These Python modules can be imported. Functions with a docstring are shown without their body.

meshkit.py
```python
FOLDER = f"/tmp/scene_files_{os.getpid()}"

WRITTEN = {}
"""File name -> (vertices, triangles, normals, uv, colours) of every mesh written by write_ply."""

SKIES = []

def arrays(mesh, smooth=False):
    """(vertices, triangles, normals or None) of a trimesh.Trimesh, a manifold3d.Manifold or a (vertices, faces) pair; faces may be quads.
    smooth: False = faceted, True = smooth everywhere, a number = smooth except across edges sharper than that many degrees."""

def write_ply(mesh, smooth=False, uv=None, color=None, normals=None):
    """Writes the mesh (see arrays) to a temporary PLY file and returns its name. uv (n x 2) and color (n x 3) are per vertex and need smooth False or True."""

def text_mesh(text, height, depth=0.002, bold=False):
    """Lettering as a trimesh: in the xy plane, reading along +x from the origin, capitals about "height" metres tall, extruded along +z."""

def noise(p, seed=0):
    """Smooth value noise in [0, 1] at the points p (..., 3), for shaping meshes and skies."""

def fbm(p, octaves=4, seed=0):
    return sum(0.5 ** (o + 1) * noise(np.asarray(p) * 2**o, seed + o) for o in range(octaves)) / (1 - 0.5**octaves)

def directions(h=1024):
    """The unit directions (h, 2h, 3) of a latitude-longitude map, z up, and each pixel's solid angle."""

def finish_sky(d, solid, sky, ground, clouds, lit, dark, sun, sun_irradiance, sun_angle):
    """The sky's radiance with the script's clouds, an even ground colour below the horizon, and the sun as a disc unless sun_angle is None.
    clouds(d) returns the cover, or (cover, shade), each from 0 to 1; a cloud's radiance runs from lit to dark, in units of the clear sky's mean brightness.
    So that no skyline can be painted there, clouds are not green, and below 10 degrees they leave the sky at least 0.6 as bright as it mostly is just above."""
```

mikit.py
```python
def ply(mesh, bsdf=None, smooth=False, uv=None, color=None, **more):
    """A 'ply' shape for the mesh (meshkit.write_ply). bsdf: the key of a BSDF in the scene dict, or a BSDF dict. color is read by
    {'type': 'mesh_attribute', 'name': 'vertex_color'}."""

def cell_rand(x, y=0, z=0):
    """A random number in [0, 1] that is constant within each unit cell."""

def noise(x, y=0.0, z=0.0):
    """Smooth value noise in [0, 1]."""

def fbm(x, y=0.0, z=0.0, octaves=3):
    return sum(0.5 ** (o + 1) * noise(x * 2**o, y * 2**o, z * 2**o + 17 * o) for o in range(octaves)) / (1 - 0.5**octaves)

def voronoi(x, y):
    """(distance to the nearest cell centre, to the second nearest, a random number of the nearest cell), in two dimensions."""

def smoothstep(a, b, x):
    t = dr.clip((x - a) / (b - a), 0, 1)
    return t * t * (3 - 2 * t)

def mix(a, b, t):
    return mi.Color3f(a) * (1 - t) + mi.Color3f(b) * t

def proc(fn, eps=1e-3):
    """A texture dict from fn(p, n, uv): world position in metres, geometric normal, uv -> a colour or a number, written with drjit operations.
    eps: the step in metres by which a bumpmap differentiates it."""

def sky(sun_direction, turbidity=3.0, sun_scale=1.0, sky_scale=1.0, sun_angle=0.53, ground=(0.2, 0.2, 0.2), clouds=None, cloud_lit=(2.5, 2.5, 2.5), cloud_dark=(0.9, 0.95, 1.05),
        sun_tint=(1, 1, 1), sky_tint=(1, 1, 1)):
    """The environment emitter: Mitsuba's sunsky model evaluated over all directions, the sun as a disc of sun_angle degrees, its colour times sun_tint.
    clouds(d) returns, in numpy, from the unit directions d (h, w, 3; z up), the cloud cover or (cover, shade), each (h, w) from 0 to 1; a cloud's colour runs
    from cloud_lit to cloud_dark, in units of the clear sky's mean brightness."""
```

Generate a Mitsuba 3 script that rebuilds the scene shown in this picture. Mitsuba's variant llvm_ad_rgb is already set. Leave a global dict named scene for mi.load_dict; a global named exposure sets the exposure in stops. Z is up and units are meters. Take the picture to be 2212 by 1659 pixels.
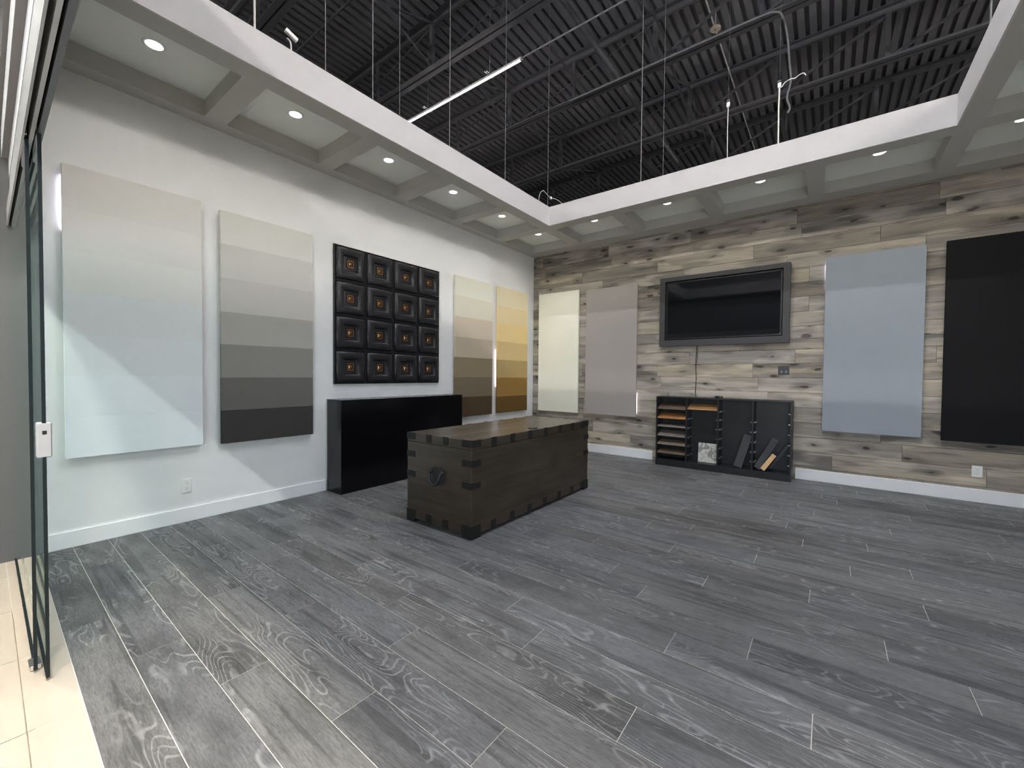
import math, random
import numpy as np
import trimesh
import mitsuba as mi
import drjit as dr
import mikit
import meshkit
from mikit import noise, fbm, voronoi, cell_rand, smoothstep, mix, proc

T = mi.ScalarTransform4f
PI = math.pi
rng = random.Random(7)
scene, labels = {}, {}

# ------------------------------------------------------------------ camera, light levels, exposure
EYE = np.array([4.20471565, -6.13354245, 1.23774559])
YAW, PITCH, ROLL = math.radians(127.27371091), math.radians(-1.29662706), math.radians(0.50272294)
FOCAL = 900.9044166347977
fwd = np.array([math.cos(PITCH) * math.cos(YAW), math.cos(PITCH) * math.sin(YAW), math.sin(PITCH)])
rgt = np.array([math.sin(YAW), -math.cos(YAW), 0.0])
upv = np.cross(rgt, fwd)
up_r = -math.sin(ROLL) * rgt + math.cos(ROLL) * upv
scene['camera'] = {'type': 'perspective', 'fov': math.degrees(2 * math.atan(2212 / 2 / FOCAL)), 'fov_axis': 'x', 'near_clip': 0.02, 'far_clip': 100.0,
                   'to_world': T().look_at(origin=EYE.tolist(), target=(EYE + fwd).tolist(), up=up_r.tolist())}
exposure = -0.16
POT = 300.0          # recessed pot lights in the coffers
LOBBY = 4600.0        # recessed pot lights in the soffit outside the glass doors
STRIP = 1250.0       # hanging strip lights of the hall, toward the lobby
BEHIND = 400.0      # the same behind the barn wood wall
ASIDE = 3000.0       # the same beyond the right wall
SEEN = 220.0         # the strip light in view
OVER_B = 150.0       # the second strip light above the opening
POT_R = 150.0        # pot lights over the right wall
OVER = 780.0         # the strip lights straight above the opening
WINDOW = 7.0         # daylight in the shop window of the lobby
LEDS = 25.0          # led strips behind the sample panels
POT_TINT, LOBBY_TINT, STRIP_TINT = (1.0, 0.985, 0.90), (1.0, 0.93, 0.80), (1.0, 0.95, 0.90)
COOL_TINT = (0.95, 0.98, 1.08)
DAY_TINT = (0.88, 0.97, 1.10)


def emit(level, tint):
    return {'type': 'area', 'radiance': {'type': 'rgb', 'value': [level * c for c in tint]}}


# ------------------------------------------------------------------ colours and materials
def lin(c):
    c = np.asarray(c, float) / 255.0
    return np.where(c < 0.04045, c / 12.92, ((c + 0.055) / 1.055) ** 2.4)


def rgb(c):
    return {'type': 'rgb', 'value': [float(x) for x in c]}


def mat(key, color, rough=0.5, spec=0.5, metal=0.0, **kw):
    col = color if isinstance(color, dict) else rgb(color)
    scene[key] = {'type': 'twosided', 'bsdf': {'type': 'principled', 'base_color': col, 'roughness': rough, 'metallic': metal, 'specular': spec, **kw}}
    return key


def matte(key, color):
    col = color if isinstance(color, dict) else rgb(color)
    scene[key] = {'type': 'twosided', 'bsdf': {'type': 'diffuse', 'reflectance': col}}
    return key


def fn_floor(p, n, uv):
    u, v = mi.Float(uv.x), mi.Float(uv.y)
    k = dr.floor(v)
    w = v - k                                   # across the plank, in metres
    tone = cell_rand(k, 3)
    tint = cell_rand(k, 9)
    # cerused grain: contour lines of a stretched field
    wx = u + 0.05 * fbm(u * 5.0, w * 18.0, k)
    f = fbm(wx * 1.5, w * 7.5, k * 1.7, 3)
    c = f * 19.0
    c = dr.abs(c - dr.floor(c) - 0.5) * 2.0
    rings = smoothstep(0.60, 0.95, c)
    where = smoothstep(0.44, 0.62, fbm(u * 2.3 + 31.0, w * 9.0, k, 3))
    pores = smoothstep(0.55, 0.80, noise(u * 22.0, w * 330.0, k))
    blotch = fbm(u * 4.5, w * 16.0, k + 50.0, 3)
    cloud = fbm(p.x * 1.3, p.y * 2.6, 4.0, 3)
    streak = smoothstep(0.58, 0.78, fbm(u * 1.3 + 7.0, w * 42.0, k + 80.0, 3))
    fine = noise(u * 60.0, w * 420.0, k)
    speck = smoothstep(0.80, 0.95, noise(u * 70.0, w * 120.0, k + 9.0))
    val = 0.104 + 0.04 * (tone - 0.5) + 0.07 * (blotch - 0.5) + 0.05 * (cloud - 0.5)
    val = val * (1 - 0.34 * streak) * (1 - 0.16 * pores) * (0.82 + 0.36 * fine)
    val = val + 0.075 * rings * where * (0.5 + noise(u * 40.0, w * 40.0, k)) + 0.05 * speck * where
    val = dr.maximum(val, 0.02)
    return mi.Color3f(val * (1.0 + 0.03 * (tint - 0.5)), val * 1.005, val * (1.015 - 0.06 * (tint - 0.5)))


def fn_floor_bump(p, n, uv):
    u, v = mi.Float(uv.x), mi.Float(uv.y)
    k = dr.floor(v)
    w = v - k
    return 0.0006 * noise(u * 22.0, w * 330.0, k) + 0.0006 * fbm(u * 30.0, w * 60.0, k, 2)


def fn_barn(p, n, uv):
    u, v = mi.Float(uv.x), mi.Float(uv.y)
    k = dr.floor(v)
    w = v - k
    tone = cell_rand(k, 5)
    hue = cell_rand(k, 11)
    warp = fbm(u * 2.2, w * 6.0, k, 3) - 0.5
    ww = w + 0.035 * warp
    # knots
    d1, d2, who = voronoi(u * 2.6 + k * 3.3, ww * 6.0 + k * 5.1)
    has = smoothstep(0.42, 0.50, who)
    size = 0.05 + 0.13 * cell_rand(who * 997.0, 2)
    d1 = d1 + 0.16 * (fbm(u * 14.0, ww * 40.0, k + 7.0, 2) - 0.5)
    knot = has * (1 - smoothstep(size * 0.35, size, d1))
    halo = has * (1 - smoothstep(size, size * 4.0, d1))
    band = fbm(u * 1.0, ww * 15.0, k + 3.0, 3)
    grain = fbm(u * 5.0, ww * 120.0, k + 30.0, 2)
    patch = fbm(u * 1.9 + 11.0, ww * 9.0, k + 60.0, 3)
    swirl = dr.abs(dr.sin((ww * 130.0 + warp * 16.0 + halo * 7.0)))
    bright = smoothstep(0.48, 0.66, patch)
    val = 0.235 + 0.17 * (tone - 0.45) + 0.18 * (band - 0.5) + 0.13 * bright
    val = val * (0.80 + 0.36 * grain) * (0.93 + 0.10 * swirl)
    dark = smoothstep(0.58, 0.82, fbm(u * 2.2 + 5.0, ww * 17.0, k + 90.0, 3))
    val = val * (1 - 0.40 * dark) * (1 - 0.32 * halo) * (1 - 0.78 * knot)
    val = dr.clip(val * 0.95, 0.03, 0.58)
    warm = 0.35 + 0.6 * hue + 0.6 * (band - 0.5)
    col = mi.Color3f(val * (1.05 + 0.08 * warm), val * 0.985, val * (0.915 - 0.17 * warm))
    return col


def fn_barn_bump(p, n, uv):
    u, v = mi.Float(uv.x), mi.Float(uv.y)
    k = dr.floor(v)
    w = v - k
    return 0.0016 * fbm(u * 5.0, w * 90.0, k + 30.0, 2)


def fn_trunk(p, n, uv):
    top = dr.abs(n.z) > 0.6
    end = dr.abs(n.y) > 0.6
    u = dr.select(end, p.x, p.y)
    v = dr.select(top, p.x, p.z)
    st = fbm(u * 1.8, v * 38.0, 2.0, 3)
    bl = fbm(u * 2.6, v * 5.0, 9.0, 3)
    fi = noise(u * 9.0, v * 240.0, 5.0)
    val = 0.024 * (0.75 + 0.5 * st) * (0.6 + 0.8 * bl) * (0.92 + 0.16 * fi)
    return mi.Color3f(val * 1.30, val * 0.98, val * 0.64)


def fn_tile(p, n, uv):
    c = fbm(p.x * 2.1, p.y * 2.1, 3.0, 3)
    d = fbm(p.x * 14.0, p.y * 14.0, 8.0, 2)
    t = 0.92 + 0.14 * (c - 0.5) + 0.04 * (d - 0.5)
    return mi.Color3f(0.42 * t, 0.37 * t, 0.305 * t)


def fn_granite(p, n, uv):
    a = fbm(p.x * 9.0, p.z * 9.0, 3.0, 4)
    s = dr.abs(dr.sin(a * 11.0 + p.x * 14.0 - p.z * 9.0))
    b = smoothstep(0.35, 0.9, s) * smoothstep(0.4, 0.6, fbm(p.x * 12.0 + 5.0, p.z * 12.0, 7.0, 3))
    sp = noise(p.x * 160.0, p.z * 160.0, 1.0)
    v = 0.66 - 0.40 * b - 0.10 * (sp - 0.5)
    return mi.Color3f(v, v * 0.97, v * 0.88)


def fn_deck(p, n, uv):
    b = fbm(p.x * 1.5, p.y * 0.7, 2.0, 3)
    v = 0.105 * (0.75 + 0.5 * b)
    return mi.Color3f(v, v * 0.99, v * 1.07)


def fn_wallpaint(p, n, uv):
    r = 0.80 + 0.012 * (fbm(p.x * 3.0, p.y * 3.0, p.z * 3.0, 2) - 0.5)
    return mi.Color3f(r, r * 1.005, r * 0.995)


scene['floor_wood'] = {'type': 'twosided', 'bsdf': {'type': 'bumpmap', 'arbitrary': proc(fn_floor_bump), 'scale': 1.0,
                       'bsdf': {'type': 'principled', 'base_color': proc(fn_floor), 'roughness': 0.5, 'specular': 0.3}}}
scene['barn_wood'] = {'type': 'twosided', 'bsdf': {'type': 'bumpmap', 'arbitrary': proc(fn_barn_bump), 'scale': 1.0,
                      'bsdf': {'type': 'principled', 'base_color': proc(fn_barn), 'roughness': 0.55, 'specular': 0.35}}}
mat('trunk_wood', proc(fn_trunk), 0.30, 0.55)
mat('lobby_tile', proc(fn_tile), 0.22, 0.5)
matte('groove', (0.48, 0.46, 0.42))
matte('tile_grout', (0.50, 0.46, 0.38))
matte('wall_back_board', (0.06, 0.05, 0.045))
matte('white_paint', proc(fn_wallpaint))
mat('trim_white', (0.87, 0.875, 0.87), 0.35, 0.4)
mat('panel_white', (0.82, 0.84, 0.80), 0.7, 0.2)
mat('greige', (0.44, 0.432, 0.405), 0.7, 0.2)
matte('fascia_white', (0.54, 0.525, 0.52))
mat('deck_black', proc(fn_deck), 0.6, 0.3)
mat('joist_black', (0.060, 0.060, 0.066), 0.55, 0.35)
matte('header_grey', (0.20, 0.195, 0.195))
matte('lobby_wall', (0.30, 0.30, 0.30))
matte('hall_grey', (0.20, 0.20, 0.20))
mat('grey_cladding', (0.085, 0.088, 0.09), 0.5, 0.4)
mat('black_lacquer', (0.003, 0.003, 0.004), 0.16, 0.3)
mat('black_board', (0.010, 0.0104, 0.0115), 0.38, 0.45)
mat('black_leather', (0.008, 0.0085, 0.0105), 0.36, 0.5)
mat('iron_black', (0.022, 0.023, 0.025), 0.42, 0.5, 0.3)
mat('iron_strap', (0.0085, 0.009, 0.0085), 0.5, 0.3)
mat('copper', (0.30, 0.175, 0.09), 0.34, 0.5, 1.0)
mat('copper_dark', (0.07, 0.034, 0.018), 0.4, 0.5, 0.6)
mat('tv_frame_grey', (0.040, 0.040, 0.041), 0.5, 0.3)
mat('tv_black', (0.006, 0.006, 0.007), 0.3, 0.4)
mat('tv_glass', (0.004, 0.005, 0.006), 0.04, 0.32)
mat('chrome', (0.72, 0.72, 0.72), 0.22, 0.5, 1.0)
mat('aluminium', (0.40, 0.41, 0.42), 0.42, 0.5, 0.3)
mat('aluminium_dark', (0.085, 0.09, 0.10), 0.4, 0.5, 0.3)
mat('aluminium_white', (0.85, 0.85, 0.83), 0.5, 0.5)
mat('plastic_white', (0.80, 0.80, 0.77), 0.35, 0.5)
mat('plastic_grey', (0.38, 0.39, 0.39), 0.4, 0.5)
mat('plastic_black', (0.015, 0.016, 0.018), 0.3, 0.5)
mat('rubber_black', (0.012, 0.012, 0.013), 0.6, 0.3)
mat('cream_plastic', (0.72, 0.62, 0.50), 0.45, 0.4)
mat('cable_white', (0.62, 0.62, 0.60), 0.5, 0.4)
mat('cable_grey', (0.26, 0.255, 0.26), 0.5, 0.4)
mat('conduit_grey', (0.13, 0.13, 0.135), 0.5, 0.4)
mat('wire_steel', (0.17, 0.17, 0.18), 0.45, 0.5, 0.4)
mat('glass_edge', (0.006, 0.011, 0.013), 0.35, 0.3)
mat('granite', proc(fn_granite), 0.25, 0.5)
mat('oak_orange', (0.40, 0.19, 0.075), 0.35, 0.5)
mat('oak_tan', (0.46, 0.25, 0.115), 0.35, 0.5)
mat('oak_yellow', (0.62, 0.37, 0.15), 0.4, 0.5)
mat('walnut_grey', (0.135, 0.098, 0.066), 0.4, 0.5)
mat('ash_grey', (0.22, 0.19, 0.165), 0.4, 0.5)
mat('ash_brown', (0.19, 0.155, 0.12), 0.4, 0.5)
mat('ash_taupe', (0.165, 0.145, 0.13), 0.4, 0.5)
mat('charcoal_board', (0.022, 0.023, 0.026), 0.5, 0.4)
mat('charcoal_edge', (0.075, 0.077, 0.082), 0.6, 0.3)
scene['pane_glass'] = {'type': 'thindielectric', 'int_ior': 1.5, 'ext_ior': 1.0, 'specular_transmittance': rgb((0.74, 0.83, 0.82)), 'specular_reflectance': rgb((0.95, 1.0, 0.99))}
FABRICS = {}


def fabric(c, k=1.28):
    key = 'fabric_%03d_%03d_%03d' % tuple(c)
    if key not in scene:
        scene[key] = {'type': 'twosided', 'bsdf': {'type': 'principled', 'base_color': rgb(np.minimum(lin(c) * k, 0.86)), 'roughness': 1.0, 'specular': 0.0}}
    return key


# ------------------------------------------------------------------ mesh helpers
def bx(x0, x1, y0, y1, z0, z1, ch=0.0):
    """A box mesh, edges chamfered by ch."""
    x0, x1, y0, y1, z0, z1 = min(x0, x1), max(x0, x1), min(y0, y1), max(y0, y1), min(z0, z1), max(z0, z1)
    if ch <= 0:
        m = trimesh.creation.box((x1 - x0, y1 - y0, z1 - z0))
        m.apply_translation(((x0 + x1) / 2, (y0 + y1) / 2, (z0 + z1) / 2))
        return m
    ch = min(ch, 0.45 * min(x1 - x0, y1 - y0, z1 - z0))
    pts = []
    for sx, X in ((1, x0), (-1, x1)):
        for sy, Y in ((1, y0), (-1, y1)):
            for sz, Z in ((1, z0), (-1, z1)):
                pts += [(X, Y + sy * ch, Z + sz * ch), (X + sx * ch, Y, Z + sz * ch), (X + sx * ch, Y + sy * ch, Z)]
    return trimesh.convex.convex_hull(np.array(pts))


def cat(ms):
    return trimesh.util.concatenate(list(ms))


def tube(pts, r, n=8, caps=True):
    """A tube along a polyline."""
    P = np.asarray(pts, float)
    tang = np.gradient(P, axis=0)
    tang /= np.linalg.norm(tang, axis=1, keepdims=True)
    a = np.array([0.31, 0.17, 0.93])
    if abs(np.dot(a / np.linalg.norm(a), tang[0])) > 0.9:
        a = np.array([0.9, 0.3, 0.1])
    rings = []
    for p, t in zip(P, tang):
        u = a - np.dot(a, t) * t
        u /= np.linalg.norm(u)
        a = u
        v = np.cross(t, u)
        th = np.arange(n) * 2 * PI / n
        rings.append(p + r * (np.cos(th)[:, None] * u + np.sin(th)[:, None] * v))
    V = np.vstack(rings)
    F = []
    for i in range(len(P) - 1):
        for j in range(n):
            b, c = i * n + j, i * n + (j + 1) % n
            F += [(b, c, c + n), (b, c + n, b + n)]
    if caps:
        s, e = len(V), len(V) + 1
        V = np.vstack([V, P[0], P[-1]])
        o = (len(P) - 1) * n
        for j in range(n):
            F += [(s, (j + 1) % n, j), (e, o + j, o + (j + 1) % n)]
    return trimesh.Trimesh(V, F, process=False)


def curve(ctrl, k=8):
    """A smooth polyline (Catmull-Rom) through control points."""
    P = np.asarray(ctrl, float)
    Q = np.vstack([2 * P[0] - P[1], P, 2 * P[-1] - P[-2]])
    out = []
    for i in range(1, len(Q) - 2):
        for t in np.linspace(0, 1, k, endpoint=False):
            a, b, c, d = Q[i - 1:i + 3]
            out.append(0.5 * (2 * b + (c - a) * t + (2 * a - 5 * b + 4 * c - d) * t * t + (3 * b - a - 3 * c + d) * t ** 3))
    out.append(P[-1])
    return np.array(out)


def lathe(profile, n=32):
    """Revolve (r, z) points about z."""
    return trimesh.creation.revolve(np.array(profile, float), sections=n)


def bar(p0, p1, w, h, up=(0, 0, 1), ch=0.0):
    """A rectangular bar from p0 to p1, w wide, h high."""
    p0, p1 = np.asarray(p0, float), np.asarray(p1, float)
    L = np.linalg.norm(p1 - p0)
    z = (p1 - p0) / L
    x = np.cross(up, z)
    if np.linalg.norm(x) < 1e-6:
        x = np.cross((1, 0, 0), z)
    x /= np.linalg.norm(x)
    y = np.cross(z, x)
    m = bx(-w / 2, w / 2, -h / 2, h / 2, 0, L, ch)
    M4 = np.eye(4)
    M4[:3, 0], M4[:3, 1], M4[:3, 2], M4[:3, 3] = x, y, z, p0
    m.apply_transform(M4)
    return m


# ------------------------------------------------------------------ scene bookkeeping
used = {}


def key_for(name, parent=None):
    base = f'{parent}__{name}' if parent else name
    n = used.get(base, 0)
    used[base] = n + 1
    return base if n == 0 else f'{base}_{n:03d}'


def obj(name, mesh, m, parent=None, smooth=False, label=None, **kw):
    key = key_for(name, parent)
    shape = mesh if isinstance(mesh, dict) else mikit.ply(mesh, m, smooth=smooth, **kw)
    scene[key] = shape
    if label:
        labels[key] = {'label': label}
    return key


def thing(name, label, category, group=None):
    key = key_for(name)
    labels[key] = {'label': label, 'category': category}
    if group:
        labels[key]['group'] = group
    return key


def tag(key, label, category, group=None):
    labels[key] = {'label': label, 'category': category}
    if group:
        labels[key]['group'] = group
    return key


def struct(name, mesh=None, m=None, label=None, smooth=False):
    key = key_for(name)
    if mesh is not None:
        scene[key] = mikit.ply(mesh, m, smooth=smooth)
    labels[key] = {'kind': 'structure'}
    if label:
        labels[key]['label'] = label
    return key


# ------------------------------------------------------------------ the room's sizes
H = 3.30            # underside of the coffer beams
HP = 3.43           # coffer panels
HF = 3.556          # top of the white fascia
AX, BX_ = 1.0775, 4.988          # opening of the ceiling in x
AY, FY = -1.2076, -5.70          # opening of the ceiling in y
RX = 6.06           # right wall
DOOR = -5.845       # edge of the wood floor at x = 0
SK = -0.0165        # the glass front stands slightly askew


def yd(x, y0):
    return y0 + SK * x


# ------------------------------------------------------------------ floor: planks on a pale bed that shows as grooves
floor = struct('floor', bx(-0.02, RX, -6.0, 0.02, -0.08, -0.0016), 'groove', 'dark grey wood plank floor with pale grooves')
PL, PW = 1.307, 0.1805
KNOWN = {-1: 1.34, 0: 1.838, 1: 1.003, 2: 1.515, 3: 2.02, 4: 1.332, 5: 1.043, 6: 0.51, 7: 1.567, 8: 3.64, 9: 2.634, 10: 3.37, 11: 3.128, 12: 3.632,
         13: 4.14, 14: 3.329, 15: 3.828, 16: 4.336, 17: 0.72, 18: 0.15}


def skew(y):
    return -0.014 * min(1.0, max(0.0, (-3.9 - y) / 1.7))


pid = 0
for k in range(-1, 32):
    y0, y1 = -5.688 + PW * k, -5.688 + PW * (k + 1)
    if y0 > -0.02:
        break
    off = KNOWN.get(k, (k * 0.493 + 0.31 * ((k * 7) % 3)) % PL)
    cuts = sorted([0.0] + [off + j * PL for j in range(-5, 8) if 0.03 < off + j * PL < RX - 0.03] + [RX])
    for a, b in zip(cuts[:-1], cuts[1:]):
        g = 0.0017
        ya0, ya1, yb0, yb1 = (y0 + skew(y0) * (a - 0.1), y1 + skew(y1) * (a - 0.1), y0 + skew(y0) * (b - 0.1), y1 + skew(y1) * (b - 0.1))
        if k == -1:
            ya0, yb0 = yd(a, DOOR), yd(b, DOOR)
        ya1, yb1 = min(ya1, 0.0), min(yb1, 0.0)
        zt, c = 0.0, 0.0006
        X0, X1 = a + g, b - g
        base = np.array([[X0, ya0 + g], [X1, yb0 + g], [X1, yb1 - g], [X0, ya1 - g]])
        ins = np.array([[c, c], [-c, c], [-c, -c], [c, -c]])
        V = np.vstack([np.c_[base, np.full(4, -0.006)], np.c_[base, np.full(4, zt - c * 0.7)], np.c_[base + ins, np.full(4, zt)]])
        F = [(8, 9, 10), (8, 10, 11)]
        for r in (0, 4):
            for j in range(4):
                F += [(r + j, r + (j + 1) % 4, r + 4 + (j + 1) % 4), (r + j, r + 4 + (j + 1) % 4, r + 4 + j)]
        o = rng.uniform(0, 40)
        uv = np.c_[V[:, 0] - a + o, pid + 0.02 + np.clip(V[:, 1] - ya0, 0, 0.3)]
        obj('plank', trimesh.Trimesh(V, F, process=False), 'floor_wood', floor, uv=uv)
        pid += 1

# lobby floor outside the glass front
lobby = struct('floor_lobby', bx(-0.6, 10.5, -9.4, -5.5, -0.10, -0.012), 'tile_grout', 'polished cream tile floor outside the glass doors')
TX, TY, TS = 1.465, -5.985, 0.58
for i in range(-4, 13):
    for j in range(0, 6):
        xa, xb = TX + i * TS, TX + (i + 1) * TS
        ya, yb = TY - (j + 1) * TS + TS, TY - j * TS + TS
        ya, yb = TY - j * TS, TY - j * TS + TS
        g = 0.0014
        pts = np.array([[xa + g, ya + g], [xb - g, ya + g], [xb - g, yb - g], [xa + g, yb - g]])
        pts[:, 1] += SK * pts[:, 0]
        if j == 0:
            pts[2, 1], pts[3, 1] = yd(pts[2, 0], DOOR) - 0.002, yd(pts[3, 0], DOOR) - 0.002
        if xa < 0.0 and False:
            continue
        zt = -0.001
        V = np.vstack([np.c_[pts, np.full(4, -0.0125)], np.c_[pts, np.full(4, zt)]])
        F = [(4, 5, 6), (4, 6, 7)]
        for q in range(4):
            F += [(q, (q + 1) % 4, 4 + (q + 1) % 4), (q, 4 + (q + 1) % 4, 4 + q)]
        obj('tile', trimesh.Trimesh(V, F, process=False), 'lobby_tile', lobby)

# ------------------------------------------------------------------ walls
struct('wall_left', bx(-0.15, 0.0, -5.87, 0.15, 0.0, 3.46), 'white_paint', 'white painted left wall')
struct('wall_left_outside', bx(-0.15, 0.004, -7.4, -5.87, -0.02, 3.2), 'grey_cladding', 'dark grey wall end outside the glass doors')
struct('wall_right', bx(RX, RX + 0.15, -5.87, 0.15, 0.0, 3.46), 'white_paint', 'white painted right wall')
wall = struct('wall_back', bx(0.0, RX, 0.012, 0.15, 0.0, 3.46), 'wall_back_board', 'feature wall clad in weathered grey barn wood planks')
zs = [0.0, 0.157, 0.335, 0.513, 0.691, 0.869, 1.047, 1.225, 1.403, 1.574, 1.70, 1.853, 2.03, 2.208, 2.382, 2.559, 2.737, 2.915, 3.093, 3.271, 3.32]
WKNOWN = {8: 2.645, 7: 3.415, 6: 2.258, 5: 1.15, 16: 4.62, 15: 4.98, 17: 3.9}
wid = 0
for r, (z0, z1) in enumerate(zip(zs[:-1], zs[1:])):
    lens = 1.22
    off = WKNOWN.get(r, rng.uniform(0, 1.22))
    cuts = sorted([0.0] + [off + j * lens for j in range(-6, 7) if 0.05 < off + j * lens < RX - 0.05] + [RX])
    for a, b in zip(cuts[:-1], cuts[1:]):
        pr = rng.uniform(0.0, 0.003)
        g, c = 0.0007, 0.0018
        m = bx(a + g, b - g, -pr, 0.013, z0 + g, z1 - g, c)
        o = rng.uniform(0, 60)
        uv = np.c_[m.vertices[:, 0] - a + o, wid + 0.02 + (m.vertices[:, 2] - z0)]
        obj('plank', m, 'barn_wood', wall, uv=uv)
        wid += 1

struct('baseboard_left', cat([bx(0.0, 0.015, -5.868, -3.84, 0.0, 0.118, 0.003), bx(0.0, 0.015, -2.07, -0.004, 0.0, 0.118, 0.003)]), 'trim_white', 'white baseboard along the white wall')
struct('baseboard_back', bx(0.016, 2.156, -0.018, 0.0, 0.0, 0.134, 0.003), 'trim_white', 'white baseboard left of the black shelf unit')
struct('baseboard_back_right', bx(3.893, RX - 0.001, -0.018, 0.0, 0.0, 0.134, 0.003), 'trim_white', 'white baseboard right of the black shelf unit')
struct('baseboard_right', bx(RX - 0.016, RX, -5.86, -0.02, 0.0, 0.13, 0.003), 'trim_white')

# ------------------------------------------------------------------ coffered ceiling ring
ceil = struct('ceiling', None, None, 'coffered ring ceiling with greige beams and white panels')
LY = [-4.855, -3.915, -2.98, -2.045]            # cross beams of the left ring
LX = [1.997, 3.015, 4.045]                      # cross beams of the back ring
BW = 0.0775
z0, z1 = H, HP + 0.02
# beams: along the walls, along the opening, then the short ones between
ch = 0.004
yF = -5.84
obj('beam', bx(0.0, 0.150, yF, 0.0, z0, z1), 'greige', ceil)
obj('beam', bx(RX - 0.150, RX, yF, 0.0, z0, z1), 'greige', ceil)
obj('beam', bx(0.150, RX - 0.150, -0.248, 0.0, z0, z1), 'greige', ceil)
obj('beam', bx(0.903, AX - 0.002, FY, -0.248, z0, z1), 'greige', ceil)
obj('beam', bx(BX_ + 0.002, 5.14, FY, -0.248, z0, z1), 'greige', ceil)
obj('beam', bx(AX - 0.002, BX_ + 0.002, AY + 0.002, -1.025, z0, z1), 'greige', ceil)
obj('beam', bx(0.150, 0.903, AY, -1.025, z0, z1), 'greige', ceil)
obj('beam', bx(5.14, RX - 0.150, AY, -1.025, z0, z1), 'greige', ceil)
obj('beam', bx(0.150, RX - 0.150, yF, FY - 0.012, z0, z1), 'greige', ceil)
for y in LY:
    obj('beam', bx(0.150, 0.903, y - BW, y + BW, z0, z1), 'greige', ceil)
    obj('beam', bx(5.14, RX - 0.150, y - BW, y + BW, z0, z1), 'greige', ceil)
for x in LX:
    obj('beam', bx(x - BW, x + BW, -1.025, -0.248, z0, z1), 'greige', ceil)
# white panels closing the coffers, each with the round hole of its pot light
from shapely.geometry import Polygon, Point, box as sbox
POTS_L = [-5.332, -4.40, -3.46, -2.534, -1.595]
POTS_B = [1.508, 2.518, 3.542, 4.547]


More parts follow.
